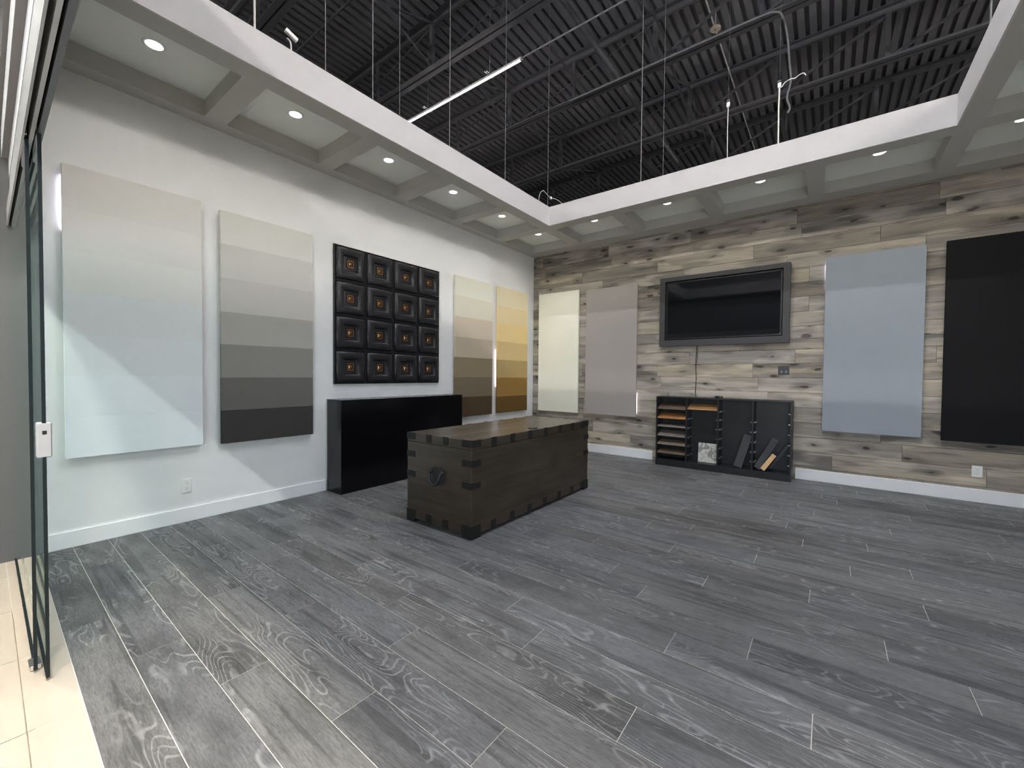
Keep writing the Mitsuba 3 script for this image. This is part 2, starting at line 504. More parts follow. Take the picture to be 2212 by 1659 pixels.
def coffer_panel(xa, xb, a, b, holes):
    g = sbox(xa, a, xb, b)
    for hx_, hy_ in holes:
        g = g.difference(Point(hx_, hy_).buffer(0.049, 8))
    m = trimesh.creation.extrude_polygon(g, 0.012, engine='earcut')
    m.apply_translation((0, 0, HP))
    obj('coffer_panel', m, 'panel_white', ceil)


ycut = [yF + 0.14] + LY + [-1.115]
for xa, xb, xp in ((0.150, 0.903, 0.550), (5.14, RX - 0.150, 5.50)):
    for a, b, yp in zip(ycut[:-1], ycut[1:], POTS_L):
        coffer_panel(xa - 0.002, xb + 0.002, a, b, [(xp, yp)])
coffer_panel(0.148, 0.905, -1.115, -0.247, [(0.545, -0.680)])
coffer_panel(5.138, RX - 0.148, -1.115, -0.247, [(5.46, -0.70)])
xcut = [0.99] + LX + [5.06]
for a, b, xp in zip(xcut[:-1], xcut[1:], POTS_B):
    coffer_panel(a, b, -1.026, -0.247, [(xp, -0.70)])
# the white fascia round the opening, four boards, and a lid on the ring
tk = 0.014
obj('fascia_board', bx(AX - tk, AX, FY - tk, AY + tk, H - 0.0005, HF), 'fascia_white', ceil, label='white fascia board on the left of the opening')
obj('fascia_board', bx(BX_, BX_ + tk, FY - tk, AY + tk, H - 0.0005, HF), 'fascia_white', ceil, label='white fascia board on the right of the opening')
obj('fascia_board', bx(AX, BX_, AY, AY + tk, H - 0.0005, HF), 'fascia_white', ceil, label='white fascia board over the barn wood wall')
obj('fascia_board', bx(AX, BX_, FY - tk, FY, H - 0.0005, HF), 'fascia_white', ceil, label='white fascia board over the glass doors')
lid = cat([bx(-0.15, AX - tk, -5.90, 0.15, HP + 0.05, HP + 0.06), bx(BX_ + tk, RX + 0.15, -5.90, 0.15, HP + 0.05, HP + 0.06),
           bx(AX - tk, BX_ + tk, AY + tk, 0.15, HP + 0.05, HP + 0.06), bx(AX - tk, BX_ + tk, -5.90, FY - tk, HP + 0.05, HP + 0.06)])
obj('lid', lid, 'hall_grey', ceil)
# bulkhead over the glass front, its lobby side stepped
hprof = [(-5.860, 2.40), (-5.943, 2.46), (-5.943, 2.584), (-5.972, 2.584), (-5.972, 2.763), (-5.990, 2.763), (-5.990, 3.86), (-5.860, 3.86)]
hprof[0] = (-5.860, 2.46)
n_ = len(hprof)
V = np.array([(x, yd(x, y), z) for x in (-0.15, RX + 0.15) for y, z in hprof])
F = [(i, (i + 1) % n_, n_ + (i + 1) % n_) for i in range(n_)] + [(i, n_ + (i + 1) % n_, n_ + i) for i in range(n_)]
cap = trimesh.creation.triangulate_polygon(Polygon(hprof), engine='earcut')[1]
F += [tuple(t) for t in cap] + [tuple(n_ + i for i in t[::-1]) for t in cap]
struct('wall_front', trimesh.Trimesh(V, F, process=False), 'header_grey', 'stepped bulkhead over the glass doors')
for y0_, za_, zb_ in ((-5.943, 2.463, 2.582), (-5.972, 2.587, 2.761)):
    V = np.array([(x, yd(x, y), z) for x in (0.006, RX) for y, z in ((y0_ - 0.0015, za_), (y0_ + 0.0005, za_), (y0_ + 0.0005, zb_), (y0_ - 0.0015, zb_))])
    obj('face_board', trimesh.convex.convex_hull(V), 'aluminium_white', 'wall_front', label='bright white face board')
struct('ceiling_lobby', bx(-0.6, 8.0, -7.3, -6.07, 3.245, 3.32), 'panel_white', 'soffit outside the glass doors')

# ------------------------------------------------------------------ recessed pot lights
trim_mesh = lathe([(0.0472, 0.003), (0.049, -0.003), (0.060, -0.004), (0.066, -0.0005), (0.066, -0.0002)], 28)
RECESS = 0.034
can_ply = mikit.ply(lathe([(0.0475, -0.001), (0.0465, RECESS), (0.0, RECESS + 0.001)], 28), 'plastic_white', smooth=35)
trim_ply = mikit.ply(trim_mesh, 'plastic_white', smooth=35)
POT_ORD = ['nearest the glass doors', 'second from the glass doors', 'third from the glass doors', 'fourth from the glass doors', 'fifth from the glass doors']


def disk_lamp(x, y, z, level, tint, r=0.042):
    return {'type': 'disk', 'to_world': T().translate([x, y, z]) @ T().rotate([1, 0, 0], 180) @ T().scale([r, r, r]), 'emitter': emit(level, tint),
            'bsdf': {'type': 'diffuse', 'reflectance': rgb((0.1, 0.1, 0.1))}}


def pot(x, y, z, label, level, tint, group):
    t = thing('pot_light', label, 'light', group)
    scene[key_for('trim_ring', t)] = {**trim_ply, 'to_world': T().translate([x, y, z])}
    scene[key_for('can', t)] = {**can_ply, 'to_world': T().translate([x, y, z])}
    scene[key_for('lens', t)] = disk_lamp(x, y, z + RECESS - 0.002, level, tint)


for i, y in enumerate((-5.332, -4.40, -3.46, -2.534, -1.595)):
    pot(0.550, y, HP, f'lit recessed pot light over the white wall, {POT_ORD[i]}', POT, POT_TINT, 'pot lights in the coffered ceiling')
pot(0.545, -0.680, HP, 'lit recessed pot light in the corner coffer between white wall and barn wood wall', POT, POT_TINT, 'pot lights in the coffered ceiling')
for x, w in ((1.508, 'first'), (2.518, 'second'), (3.542, 'third'), (4.547, 'fourth'), (5.46, 'fifth')):
    pot(x, -0.70, HP, f'lit recessed pot light over the barn wood wall, {w} from the corner coffer', POT, POT_TINT, 'pot lights in the coffered ceiling')
for y in (-5.332, -4.40, -3.46, -2.534, -1.595):
    pot(5.50, y, HP, 'lit recessed pot light over the right wall, outside the frame', POT_R, POT_TINT, 'pot lights over the right wall')
for x in (0.75, 2.35, 3.9, 5.4):
    pot(x, -6.36, 3.20, 'lit recessed pot light in the soffit outside the glass doors', LOBBY, LOBBY_TINT, 'pot lights in the soffit outside the glass doors')

# ------------------------------------------------------------------ roof of the hall: corrugated deck, joists, bridging
ZB, ZT = 5.938, 6.667
PIT = 0.1505
XA, XB, YA, YB = -10.0, 14.0, -13.0, 9.0
deck = struct('roof_deck', None, None, 'black corrugated steel roof deck')
per = 6
prof1 = [(0.0, 0.0), (0.090, 0.0), (0.098, 0.075), (0.1425, 0.075)]
px, pz = [], []
for i in range(per):
    for a, b in prof1:
        px.append(a + i * PIT)
        pz.append(b)
px.append(per * PIT)
pz.append(0.0)
n = len(px)
V = np.vstack([np.c_[px, np.full(n, YA), pz], np.c_[px, np.full(n, YB), pz]])
F = [t for i in range(n - 1) for t in ((i, i + 1, n + i + 1), (i, n + i + 1, n + i))]
sheet = mikit.ply(trimesh.Trimesh(V, F, process=False), 'deck_black')
x = XA
while x < XB:
    scene[key_for('deck_sheet', deck)] = {**sheet, 'to_world': T().translate([x, 0, ZT + 0.055])}
    x += per * PIT
struct('wall_hall_front', bx(XA, XB, YA - 0.1, YA, -0.1, ZT + 0.2), 'hall_grey')
struct('wall_hall_back', bx(XA, XB, YB, YB + 0.1, -0.1, ZT + 0.2), 'hall_grey')
struct('wall_hall_left', bx(XA - 0.1, XA, YA, YB, -0.1, ZT + 0.2), 'hall_grey')
struct('wall_hall_right', bx(XB, XB + 0.1, YA, YB, -0.1, ZT + 0.2), 'hall_grey')
struct('floor_hall', cat([bx(XA, XB, YA, YB, -0.2, -0.11)]), 'hall_grey')

# far wall of the lobby with its daylit shop window (both behind the camera)
WX0, WX1, WZ0, WZ1, WY = 3.5, 8.7, 0.35, 2.75, -9.40
struct('wall_lobby', cat([bx(-1.2, WX0, WY - 0.12, WY, -0.1, 3.3), bx(WX1, 10.4, WY - 0.12, WY, -0.1, 3.3), bx(WX0, WX1, WY - 0.12, WY, -0.1, WZ0), bx(WX0, WX1, WY - 0.12, WY, WZ1, 3.3)]), 'lobby_wall', 'grey far wall of the lobby')
win = struct('window_1', None, None, 'daylit shop window of the lobby')
nw = 4
obj('frame', cat([bx(WX0 + (WX1 - WX0) * i / nw - 0.03, WX0 + (WX1 - WX0) * i / nw + 0.03, WY - 0.08, WY - 0.02, WZ0, WZ1) for i in range(nw + 1)]
                 + [bx(WX0, WX1, WY - 0.08, WY - 0.021, WZ1 - 0.06, WZ1), bx(WX0, WX1, WY - 0.08, WY - 0.021, WZ0, WZ0 + 0.06)]), 'aluminium_dark', win)
for i in range(nw):
    xa, xb = WX0 + (WX1 - WX0) * i / nw + 0.03, WX0 + (WX1 - WX0) * (i + 1) / nw - 0.03
    scene[key_for('pane', win)] = {'type': 'rectangle', 'to_world': T().translate([(xa + xb) / 2, WY - 0.06, (WZ0 + WZ1) / 2]) @ T().rotate([1, 0, 0], -90) @ T().scale([(xb - xa) / 2, (WZ1 - WZ0) / 2 - 0.06, 1]),
                                   'emitter': emit(WINDOW, DAY_TINT), 'bsdf': {'type': 'diffuse', 'reflectance': rgb((0.1, 0.1, 0.1))}}

JY = [-5.55, -3.607, -1.669, 0.306, 2.232, 4.176, 6.12]
JN = ['nearest the glass doors, the first of seven', 'second of seven from the glass doors', 'third of seven from the glass doors', 'fourth of seven from the glass doors, the middle one',
      'fifth of seven from the glass doors', 'sixth of seven from the glass doors', 'seventh and farthest from the glass doors']
POSTS = [-0.81 + 1.4 * k for k in range(-6, 10)]
ang = lambda y, s, z, L0, L1: cat([bx(L0, L1, y + s * 0.012, y + s * 0.075, z, z + 0.008), bx(L0, L1, y + s * 0.012, y + s * 0.02, z, z + 0.06)])
topc = mikit.ply(cat([bx(XA, XB, s * 0.012, s * 0.095, -0.009, 0.0) for s in (-1, 1)] + [bx(XA, XB, s * 0.012, s * 0.022, -0.085, 0.0) for s in (-1, 1)] + [bx(XA, XB, -0.012, 0.012, -0.085, -0.07)]), 'joist_black')
botc = mikit.ply(cat([bx(XA, XB, s * 0.012, s * 0.090, 0.0, 0.009) for s in (-1, 1)] + [bx(XA, XB, s * 0.012, s * 0.022, 0.0, 0.075) for s in (-1, 1)]), 'joist_black')
post_a = mikit.ply(bx(-0.032, 0.032, -0.028, 0.028, ZB + 0.03, ZT - 0.03), 'joist_black')
post_b = mikit.ply(bx(-0.020, 0.020, -0.020, 0.020, ZB + 0.03, ZT - 0.03), 'joist_black')
rod1 = mikit.ply(bar((0, 0, ZB + 0.04), (1.4, 0, ZT - 0.05), 0.034, 0.034, up=(0, 1, 0)), 'joist_black')
rod2 = mikit.ply(bar((0, 0, ZB + 0.04), (2.8, 0, ZT - 0.05), 0.016, 0.016, up=(0, 1, 0)), 'joist_black')
for y, who in zip(JY, JN):
    t = thing('roof_joist', f'black open web steel roof joist, {who}', 'joist', 'open web joists under the roof deck')
    scene[key_for('top_chord', t)] = {**topc, 'to_world': T().translate([0, y, ZT + 0.052])}
    scene[key_for('bottom_chord', t)] = {**botc, 'to_world': T().translate([0, y, ZB])}
    for i, xp in enumerate(POSTS):
        scene[key_for('post', t)] = {**(post_a if i % 2 == 0 else post_b), 'to_world': T().translate([xp, y, 0])}
        if xp >= 1.9:
            scene[key_for('diagonal', t)] = {**rod1, 'to_world': T().translate([xp, y, 0])}
        elif i % 2 == 0:
            scene[key_for('diagonal', t)] = {**rod2, 'to_world': T().translate([xp, y, 0])}

ORD = ['first', 'second', 'third', 'fourth', 'fifth', 'sixth']
# cross bracing between neighbouring joists, at every second post
for xb_, where in ((-3.61, 'beyond the white wall'), (-0.81, 'above the white wall'), (1.99, 'near mid opening')):
    for j in range(len(JY) - 1):
        if xb_ == -3.61 and j in (0, 1, 4, 5):
            continue
        t = thing('cross_brace', f'thin black X brace {where}, {ORD[j]} from the glass doors', 'brace', 'X braces between the joists')
        a, b = JY[j], JY[j + 1]
        obj('rod', bar((xb_, a + 0.03, ZB + 0.03), (xb_, b - 0.03, ZT), 0.024, 0.024), 'joist_black', t)
        obj('rod', bar((xb_ + 0.03, a + 0.03, ZT), (xb_ + 0.03, b - 0.03, ZB + 0.03), 0.024, 0.024), 'joist_black', t)
# long thin members running across the joists
for xq, zq, w, y0, y1, lab in ((0.841, ZB + 0.095, 0.034, YA, YB, 'slim black bridging bar lying across the joists above the left fascia'),
                               (2.25, ZB + 0.095, 0.034, YA, YB, 'slim black bridging bar lying across the joists near the middle of the opening'),
                               (-0.65, ZT - 0.02, 0.030, YA, YB, 'slim perforated black bar under the deck beyond the white wall')):
    m = cat([bx(xq - w / 2, xq + w / 2, y0, y1, zq, zq + 0.006), bx(xq - w / 2, xq - w / 2 + 0.006, y0, y1, zq, zq + 0.03)])
    tag(obj('bridging_bar', m, 'joist_black'), lab, 'bar', 'bridging bars across the joists')
mat('pipe_grey', (0.10, 0.10, 0.108), 0.5, 0.4)
tag(obj('pipe', trimesh.creation.cylinder(radius=0.036, segment=[(1.355, -6.5, ZB + 0.16), (1.355, 5.2, ZB + 0.16)], sections=16), 'pipe_grey', smooth=40),
    'grey pipe running across the joists toward the barn wood wall', 'pipe')
tag(obj('pipe', trimesh.creation.cylinder(radius=0.018, segment=[(-9, -2.72, ZT - 0.10), (9, -2.72, ZT - 0.10)], sections=10), 'joist_black', smooth=40),
    'thin dark pipe parallel to the joists above the left fascia', 'pipe')


# ------------------------------------------------------------------ hanging strip lights of the hall
def strip_light(x0, x1, y, z, label, group=None, level=STRIP, conduit=None, tint=None):
    t = thing('strip_light', label, 'light', group)
    L = x1 - x0
    th = np.linspace(-PI * 1.02, 0.02 * PI, 11)
    ring = np.c_[0.016 * np.cos(th), 0.016 * np.sin(th)]
    V = np.vstack([np.c_[np.full(len(ring), xx), ring] for xx in (0, L)])
    n_ = len(ring)
    F = [t_ for i in range(n_ - 1) for t_ in ((i, n_ + i + 1, i + 1), (i, n_ + i, n_ + i + 1))]
    m = trimesh.Trimesh(V, F, process=False)
    # emission must leave outward
    if np.dot(m.face_normals[n_], [0, 0, -1]) < 0:
        m.invert()
    m.apply_translation((x0, y, z))
    k = key_for('tube', t)
    scene[k] = mikit.ply(m, None)
    scene[k]['emitter'] = emit(level, tint or STRIP_TINT)
    scene[k]['bsdf'] = {'type': 'diffuse', 'reflectance': rgb((0.4, 0.4, 0.4))}
    obj('housing', bx(x0 - 0.02, x1 + 0.02, y - 0.022, y + 0.022, z + 0.003, z + 0.035, 0.004), 'plastic_white', t)
    for xx in (x0 + 0.2 * L, x0 + 0.76 * L):
        obj('bracket', cat([bx(xx - 0.006, xx + 0.006, y - 0.10, y + 0.10, z + 0.035, z + 0.041), bx(xx + 0.025, xx + 0.037, y - 0.10, y + 0.10, z + 0.035, z + 0.041),
                            bx(xx + 0.012, xx + 0.018, y - 0.003, y + 0.003, z + 0.04, ZT + 0.05)]), 'cable_grey', t)
    if conduit:
        obj('conduit', tube([(x1 + 0.02, y, z + 0.02), (conduit, y, z + 0.02)], 0.011), 'cable_grey', t, smooth=True)
    return t


strip_light(-1.814, 0.64, -1.315, 5.68, 'bright white strip light hanging level beside the black joists', level=SEEN, conduit=4.6)
HID = 'hall strip lights outside the frame'
strip_light(2.2, 4.64, -3.80, 5.68, 'cool hall strip light straight above the opening, outside the frame', HID, OVER, tint=COOL_TINT)
strip_light(2.2, 4.64, -2.60, 5.68, 'second cool hall strip light above the opening, outside the frame', HID, OVER_B, tint=COOL_TINT)
for x in (-3.2, 3.2, 9.6):
    strip_light(x - 1.22, x + 1.22, -9.6, 5.68, 'hall strip light outside the frame, toward the lobby', HID, STRIP)
for x in (-6.0, 2.5, 9.5):
    strip_light(x - 1.22, x + 1.22, 4.9, 5.68, 'hall strip light behind the barn wood wall, hidden by the fascia', HID, BEHIND)
for y in (-5.0, -1.3):
    strip_light(10.6, 13.0, y, 5.68, 'hall strip light outside the frame, beyond the right wall', HID, ASIDE)


# ------------------------------------------------------------------ sample panels on the walls
def wall_panel(name, side, a0, a1, z0, z1, cuts, colors, label, group, led=None, dep=0.05):
    """side 'L': on the left wall, a = y; side 'B': on the back wall, a = x."""
    t = thing(name, label, 'wall panel', group)
    back = 0.018

    def slab(p0, p1, q0, q1, d0, d1, c=0.0):
        return bx(d0, d1, p0, p1, q0, q1, c) if side == 'L' else bx(p0, p1, -d1, -d0, q0, q1, c)

    obj('backing_frame', cat([slab(a0 + 0.06, a1 - 0.06, z0 + 0.05, z0 + 0.10, 0.002, back + 0.004), slab(a0 + 0.06, a1 - 0.06, z1 - 0.10, z1 - 0.05, 0.002, back + 0.004)]), 'trim_white', t)
    edges = [z0] + list(cuts) + [z1]
    for (b0, b1), c in zip(zip(edges[:-1], edges[1:]), colors):
        f = fabric(c)
        m = slab(a0, a1, b0, b1, back, dep, 0.0006)
        obj('fabric_band', m, f, t)
    if led:
        for (p, q0, q1, s) in led:
            k = key_for('led_strip', t)
            m = slab(p - 0.004, p + 0.004, q0, q1, 0.003, 0.011)
            scene[k] = mikit.ply(m, None)
            scene[k]['emitter'] = emit(LEDS, (0.78, 0.76, 1.0))
            labels[k] = {'label': 'glowing violet white led strip behind the edge'}
    return t


def seven(z0, z1):
    return [z0 + (z1 - z0) * i / 7 for i in range(1, 7)]


zl0, zl1 = 0.625, 2.625
GL = 'colour sample panels on the white wall'
GB = 'colour sample panels on the barn wood wall'
wall_panel('fabric_panel', 'L', -5.718, -4.930, 0.631, 2.645, seven(0.631, 2.645),
           [(206, 211, 213), (205, 209, 211), (203, 206, 207), (202, 203, 203), (203, 202, 198), (201, 199, 195), (199, 197, 193)],
           'large white fabric panel in barely different whites, nearest the glass door', GL, led=[(-5.703, 2.22, 2.56, -1)])
wall_panel('fabric_panel', 'L', -4.795, -3.997, 0.618, 2.620, [0.905, 1.190, 1.478, 1.757, 2.047, 2.338],
           [(54, 52, 51), (86, 85, 81), (113, 112, 107), (148, 146, 140), (172, 169, 163), (180, 178, 172), (194, 193, 187)],
           'fabric panel in seven grey bands from near white to charcoal', GL)
wall_panel('fabric_panel', 'L', -1.984, -1.181, 0.625, 2.618, [0.908, 1.193, 1.477, 1.761, 2.050, 2.338],
           [(66, 55, 43), (96, 87, 72), (115, 104, 84), (163, 151, 133), (180, 169, 150), (190, 186, 169), (198, 198, 184)],
           'fabric panel in seven bands from ivory to dark brown, right of the tufted leather panel', GL)
wall_panel('fabric_panel', 'L', -1.052, -0.244, 0.628, 2.622, [0.886, 1.186, 1.470, 1.760, 2.050, 2.324],
           [(85, 66, 38), (124, 97, 55), (152, 131, 90), (186, 163, 116), (206, 183, 130), (206, 187, 148), (208, 196, 165)],
           'fabric panel in seven tan and ochre bands, next to the room corner', GL, led=[(-1.036, 1.05, 1.62, -1)])
wall_panel('fabric_panel', 'B', 0.148, 0.924, 0.618, 2.629, [], [(226, 219, 198)],
           'cream fabric panel on the barn wood wall beside the room corner', GB)
wall_panel('fabric_panel', 'B', 1.061, 1.902, 0.618, 2.606, [], [(138, 133, 128)],
           'warm grey fabric panel on the barn wood wall left of the television', GB, led=[(1.888, 0.66, 0.98, 1)])
wall_panel('fabric_panel', 'B', 4.144, 4.982, 0.612, 2.629, [], [(133, 139, 145)],
           'pale blue grey fabric panel on the barn wood wall right of the television', GB, led=[(4.158, 2.28, 2.60, 1)])
wall_panel('fabric_panel', 'B', 5.131, 5.94, 0.600, 2.637, [], [(28, 28, 29)],
           'charcoal black fabric panel on the barn wood wall at the right edge', GB)

# ------------------------------------------------------------------ tufted leather panel, 4 x 4 tiles
LZ0, LZ1, LY0, LY1 = 1.119, 2.606, -3.756, -2.266
tp = thing('leather_panel', 'square black tufted leather wall panel of sixteen tiles with copper centres', 'wall panel')
obj('backing_board', bx(0.002, 0.016, LY0, LY1, LZ0, LZ1), 'black_leather', tp)
ts = (LY1 - LY0) / 4
tz = (LZ1 - LZ0) / 4


def ring_mesh(levels):
    V, F = [], []
    for s, h in levels:
        for a, b in ((-1, -1), (1, -1), (1, 1), (-1, 1)):
            V.append((h, a * s * ts, b * s * tz))
    for i in range(len(levels) - 1):
        for j in range(4):
            p, q = 4 * i + j, 4 * i + (j + 1) % 4
            F += [(p, q, q + 4), (p, q + 4, p + 4)]
    o = 4 * (len(levels) - 1)
    F += [(o, o + 1, o + 2), (o, o + 2, o + 3)]
    return trimesh.Trimesh(np.array(V), F, process=False)


levels = [(0.498, 0.0), (0.497, 0.018), (0.490, 0.022), (0.472, 0.022), (0.466, 0.017), (0.458, 0.014), (0.452, 0.018)]
for a in np.linspace(0, PI, 15):
    levels.append((0.332 + 0.117 * math.cos(a), 0.018 + 0.034 * math.sin(a) ** 0.9 + 0.004 * (1 - math.cos(a)) / 2))
levels += [(0.208, 0.020), (0.190, 0.024), (0.135, 0.024), (0.130, 0.018)]
tile_ply = mikit.ply(ring_mesh(levels), 'black_leather', smooth=38)
rim = cat([bx(0.020, 0.028, -0.036, 0.036, s * 0.036 - 0.005, s * 0.036 + 0.005) for s in (-1, 1)] + [bx(0.020, 0.028, s * 0.036 - 0.005, s * 0.036 + 0.005, -0.031, 0.031) for s in (-1, 1)])
boss = trimesh.convex.convex_hull(np.array([(0.020, a * 0.022, b * 0.022) for a in (-1, 1) for b in (-1, 1)] + [(0.027, a * 0.014, b * 0.014) for a in (-1, 1) for b in (-1, 1)] + [(0.031, 0, 0)]))
rim_ply, boss_ply = mikit.ply(rim, 'copper'), mikit.ply(boss, 'copper')
plate_ply = mikit.ply(bx(0.018, 0.0215, -0.036, 0.036, -0.036, 0.036), 'copper_dark')
for r in range(4):
    for c in range(4):
        yc, zc = LY0 + (c + 0.5) * ts, LZ1 - (r + 0.5) * tz
        k = key_for('tile', tp)
        tw = T().translate([0.004, yc, zc])
        scene[k] = {**tile_ply, 'to_world': tw}
        scene[key_for('copper_plate', k)] = {**plate_ply, 'to_world': tw}
        scene[key_for('copper_rim', k)] = {**rim_ply, 'to_world': tw}
        scene[key_for('copper_boss', k)] = {**boss_ply, 'to_world': tw}

# ------------------------------------------------------------------ black lacquer cabinet against the white wall
cb = thing('black_cabinet', 'plain black lacquered cabinet standing against the white wall under the leather panel', 'cabinet')
obj('body', bx(0.016, 0.283, -3.830, -2.080, 0.0, 0.955, 0.002), 'black_lacquer', cb)
obj('top', bx(0.002, 0.284, -3.831, -2.079, 0.9555, 0.962, 0.002), 'black_lacquer', cb)

# ------------------------------------------------------------------ wooden trunk with iron corners
TX0, TX1, TY0, TY1 = 1.372, 2.113, -3.868, -2.000
tr = thing('wooden_trunk', 'large dark brown wooden trunk with black iron corner straps on the plank floor', 'trunk')
obj('body', bx(TX0 + 0.002, TX1 - 0.002, TY0 + 0.002, TY1 - 0.002, 0.036, 0.671, 0.002), 'trunk_wood', tr)
obj('plinth', cat([bx(TX0 + 0.001, TX1 - 0.001, TY0 + 0.001, TY1 - 0.001, 0.030, 0.094, 0.0008)]), 'trunk_wood', tr)
obj('lid', bx(TX0 + 0.001, TX1 - 0.001, TY0 + 0.001, TY1 - 0.001, 0.6725, 0.744, 0.003), 'trunk_wood', tr)
e = 0.004
for sx in (0, 1):
    for sy in (0, 1):
        X, Y = (TX0, TX1)[sx], (TY0, TY1)[sy]
        dx, dy = (1, -1)[sx], (1, -1)[sy]
        obj('foot', bx(X + dx * 0.002, X + dx * 0.095, Y + dy * 0.002, Y + dy * 0.095, 0.0, 0.030), 'iron_strap', tr)
        # corner caps at the bottom and the top, and two straps round each upright edge
        for za, zb_, wd in ((0.002, 0.100, 0.103), (0.690, 0.7455, 0.102), (0.545, 0.592, 0.100), (0.378, 0.425, 0.100)):
            m = cat([bx(X - dx * e * 0.5, X + dx * wd, Y - dy * e * 0.5, Y + dy * e * 0.5, za, zb_), bx(X - dx * e * 0.5, X + dx * e * 0.5, Y - dy * e * 0.5, Y + dy * wd, za, zb_)])
            obj('corner_strap', m, 'iron_strap', tr)
for yy in (TY0, TY1):
    for xx in (1.642, 1.836):
        obj('strap', bx(xx - 0.029, xx + 0.029, yy - 0.0025, yy + 0.0025, 0.684, 0.7465), 'iron_strap', tr)
        obj('strap', bx(xx - 0.029, xx + 0.029, yy - 0.0025, yy + 0.0025, 0.031, 0.094), 'iron_strap', tr)
for xx in (TX0, TX1):
    for yy in (-3.610, -3.365, -3.112, -2.860, -2.600, -2.350, -2.14):
        obj('strap', bx(xx - 0.0025, xx + 0.0025, yy - 0.029, yy + 0.029, 0.676, 0.7465), 'iron_strap', tr)
        obj('strap', bx(xx - 0.0025, xx + 0.0025, yy - 0.029, yy + 0.029, 0.031, 0.094), 'iron_strap', tr)
# drop handle and its plate on the near end
hx0, hz0 = 1.742, 0.432
from shapely.ops import unary_union
blob = unary_union([Point(-0.032, 0.028).buffer(0.040), Point(0.040, 0.026).buffer(0.042), Point(0.010, -0.022).buffer(0.062)]).buffer(0.006).buffer(-0.006)
pm = trimesh.creation.extrude_polygon(blob, 0.004, engine='earcut')
R4 = np.eye(4)
R4[:3, :3] = np.array([[1, 0, 0], [0, 0, -1], [0, 1, 0]])
pm.apply_transform(R4)
pm.apply_translation((hx0, TY0 + 0.002, hz0))
hd = obj('handle_plate', pm, 'iron_black', tr)
th = np.linspace(PI * 1.02, PI * 1.98, 19)
hp = np.c_[hx0 + 0.062 * np.cos(th), np.full(19, TY0 - 0.030) + 0.012 * np.sin(th), hz0 + 0.022 + 0.092 * np.sin(th)]
hp = np.vstack([[hx0 - 0.075, TY0 - 0.012, hz0 + 0.026], [hx0 - 0.064, TY0 - 0.022, hz0 + 0.026], hp, [hx0 + 0.064, TY0 - 0.022, hz0 + 0.026], [hx0 + 0.075, TY0 - 0.012, hz0 + 0.026]])
obj('handle', tube(hp, 0.0105, 10), 'iron_black', tr, smooth=True, label='black iron drop handle')
for s in (-1, 1):
    m = lathe([(0.0, 0.0), (0.016, 0.0), (0.017, 0.012), (0.011, 0.026), (0.0, 0.03)], 14)
    m.apply_transform(R4)
    m.apply_translation((hx0 + s * 0.068, TY0 - 0.001, hz0 + 0.026))
    obj('handle_boss', m, 'iron_black', tr, smooth=40)
obj('hasp', bx(2.008, 2.072, -3.000, -2.935, 0.744, 0.752, 0.003), 'iron_black', tr, label='small black iron hasp on the lid')

# ------------------------------------------------------------------ television in a grey frame
tv = thing('television', 'wall mounted television switched off in a wide dark grey frame on the barn wood wall', 'television')
FX0, FX1, FZ0, FZ1 = 2.250, 3.806, 1.657, 2.624
ix0, ix1, iz0, iz1 = 2.322, 3.734, 1.741, 2.566
D = 0.088
obj('frame', cat([bx(FX0, FX1, -D, -0.006, iz1, FZ1), bx(FX0, FX1, -D, -0.006, FZ0, iz0), bx(FX0, ix0, -D, -0.006, iz0, iz1), bx(ix1, FX1, -D, -0.006, iz0, iz1)]), 'tv_frame_grey', tv)
obj('bezel', cat([bx(ix0 + 0.006, ix1 - 0.006, -0.062, -0.02, iz1 - 0.032, iz1 - 0.008, 0.003), bx(ix0 + 0.006, ix1 - 0.006, -0.062, -0.02, iz0 + 0.006, iz0 + 0.032, 0.003),
                  bx(ix0 + 0.006, ix0 + 0.030, -0.062, -0.02, iz0 + 0.03, iz1 - 0.03, 0.003), bx(ix1 - 0.030, ix1 - 0.006, -0.062, -0.02, iz0 + 0.03, iz1 - 0.03, 0.003)]), 'tv_black', tv)
obj('screen', bx(ix0 + 0.024, ix1 - 0.024, -0.058, -0.03, iz0 + 0.026, iz1 - 0.026), 'tv_glass', tv, label='glossy black screen')
obj('indicator', bx(ix1 - 0.030, ix1 - 0.022, -0.0635, -0.060, iz0 + 0.026, iz0 + 0.033), 'plastic_white', tv)
obj('back_box', bx(ix0 + 0.002, ix1 - 0.002, -0.019, -0.004, iz0 + 0.002, iz1 - 0.002), 'tv_black', tv)
tag(obj('power_cable', tube(curve([(2.732, -0.012, 1.735), (2.737, -0.009, 1.60), (2.731, -0.008, 1.42), (2.739, -0.008, 1.20), (2.733, -0.010, 1.05), (2.738, -0.012, 0.958)], 5), 0.0042, 8), 'rubber_black', smooth=True),
    'thin black cable hanging from the television to the black shelf unit', 'cable')
tag(obj('power_cable', tube(curve([(2.752, -0.010, 1.70), (2.755, -0.008, 1.60), (2.748, -0.007, 1.50), (2.741, -0.006, 1.41)], 5), 0.003, 8), 'rubber_black', smooth=True),
    'short thin black cable beside the long one below the television', 'cable')

# ------------------------------------------------------------------ switch and outlets
sw = thing('switch_plate', 'dark grey double switch plate on the barn wood wall under the television', 'switch')
obj('plate', bx(3.695, 3.810, -0.009, -0.003, 1.264, 1.371, 0.003), 'plastic_black', sw)
for xx in (3.730, 3.777):
    k = obj('rocker', bx(xx - 0.014, xx + 0.014, -0.012, -0.008, 1.285, 1.350, 0.002), 'plastic_black', sw)
    obj('paddle', bx(xx - 0.008, xx + 0.008, -0.016, -0.0115, 1.292, 1.312, 0.002), 'plastic_grey', k)


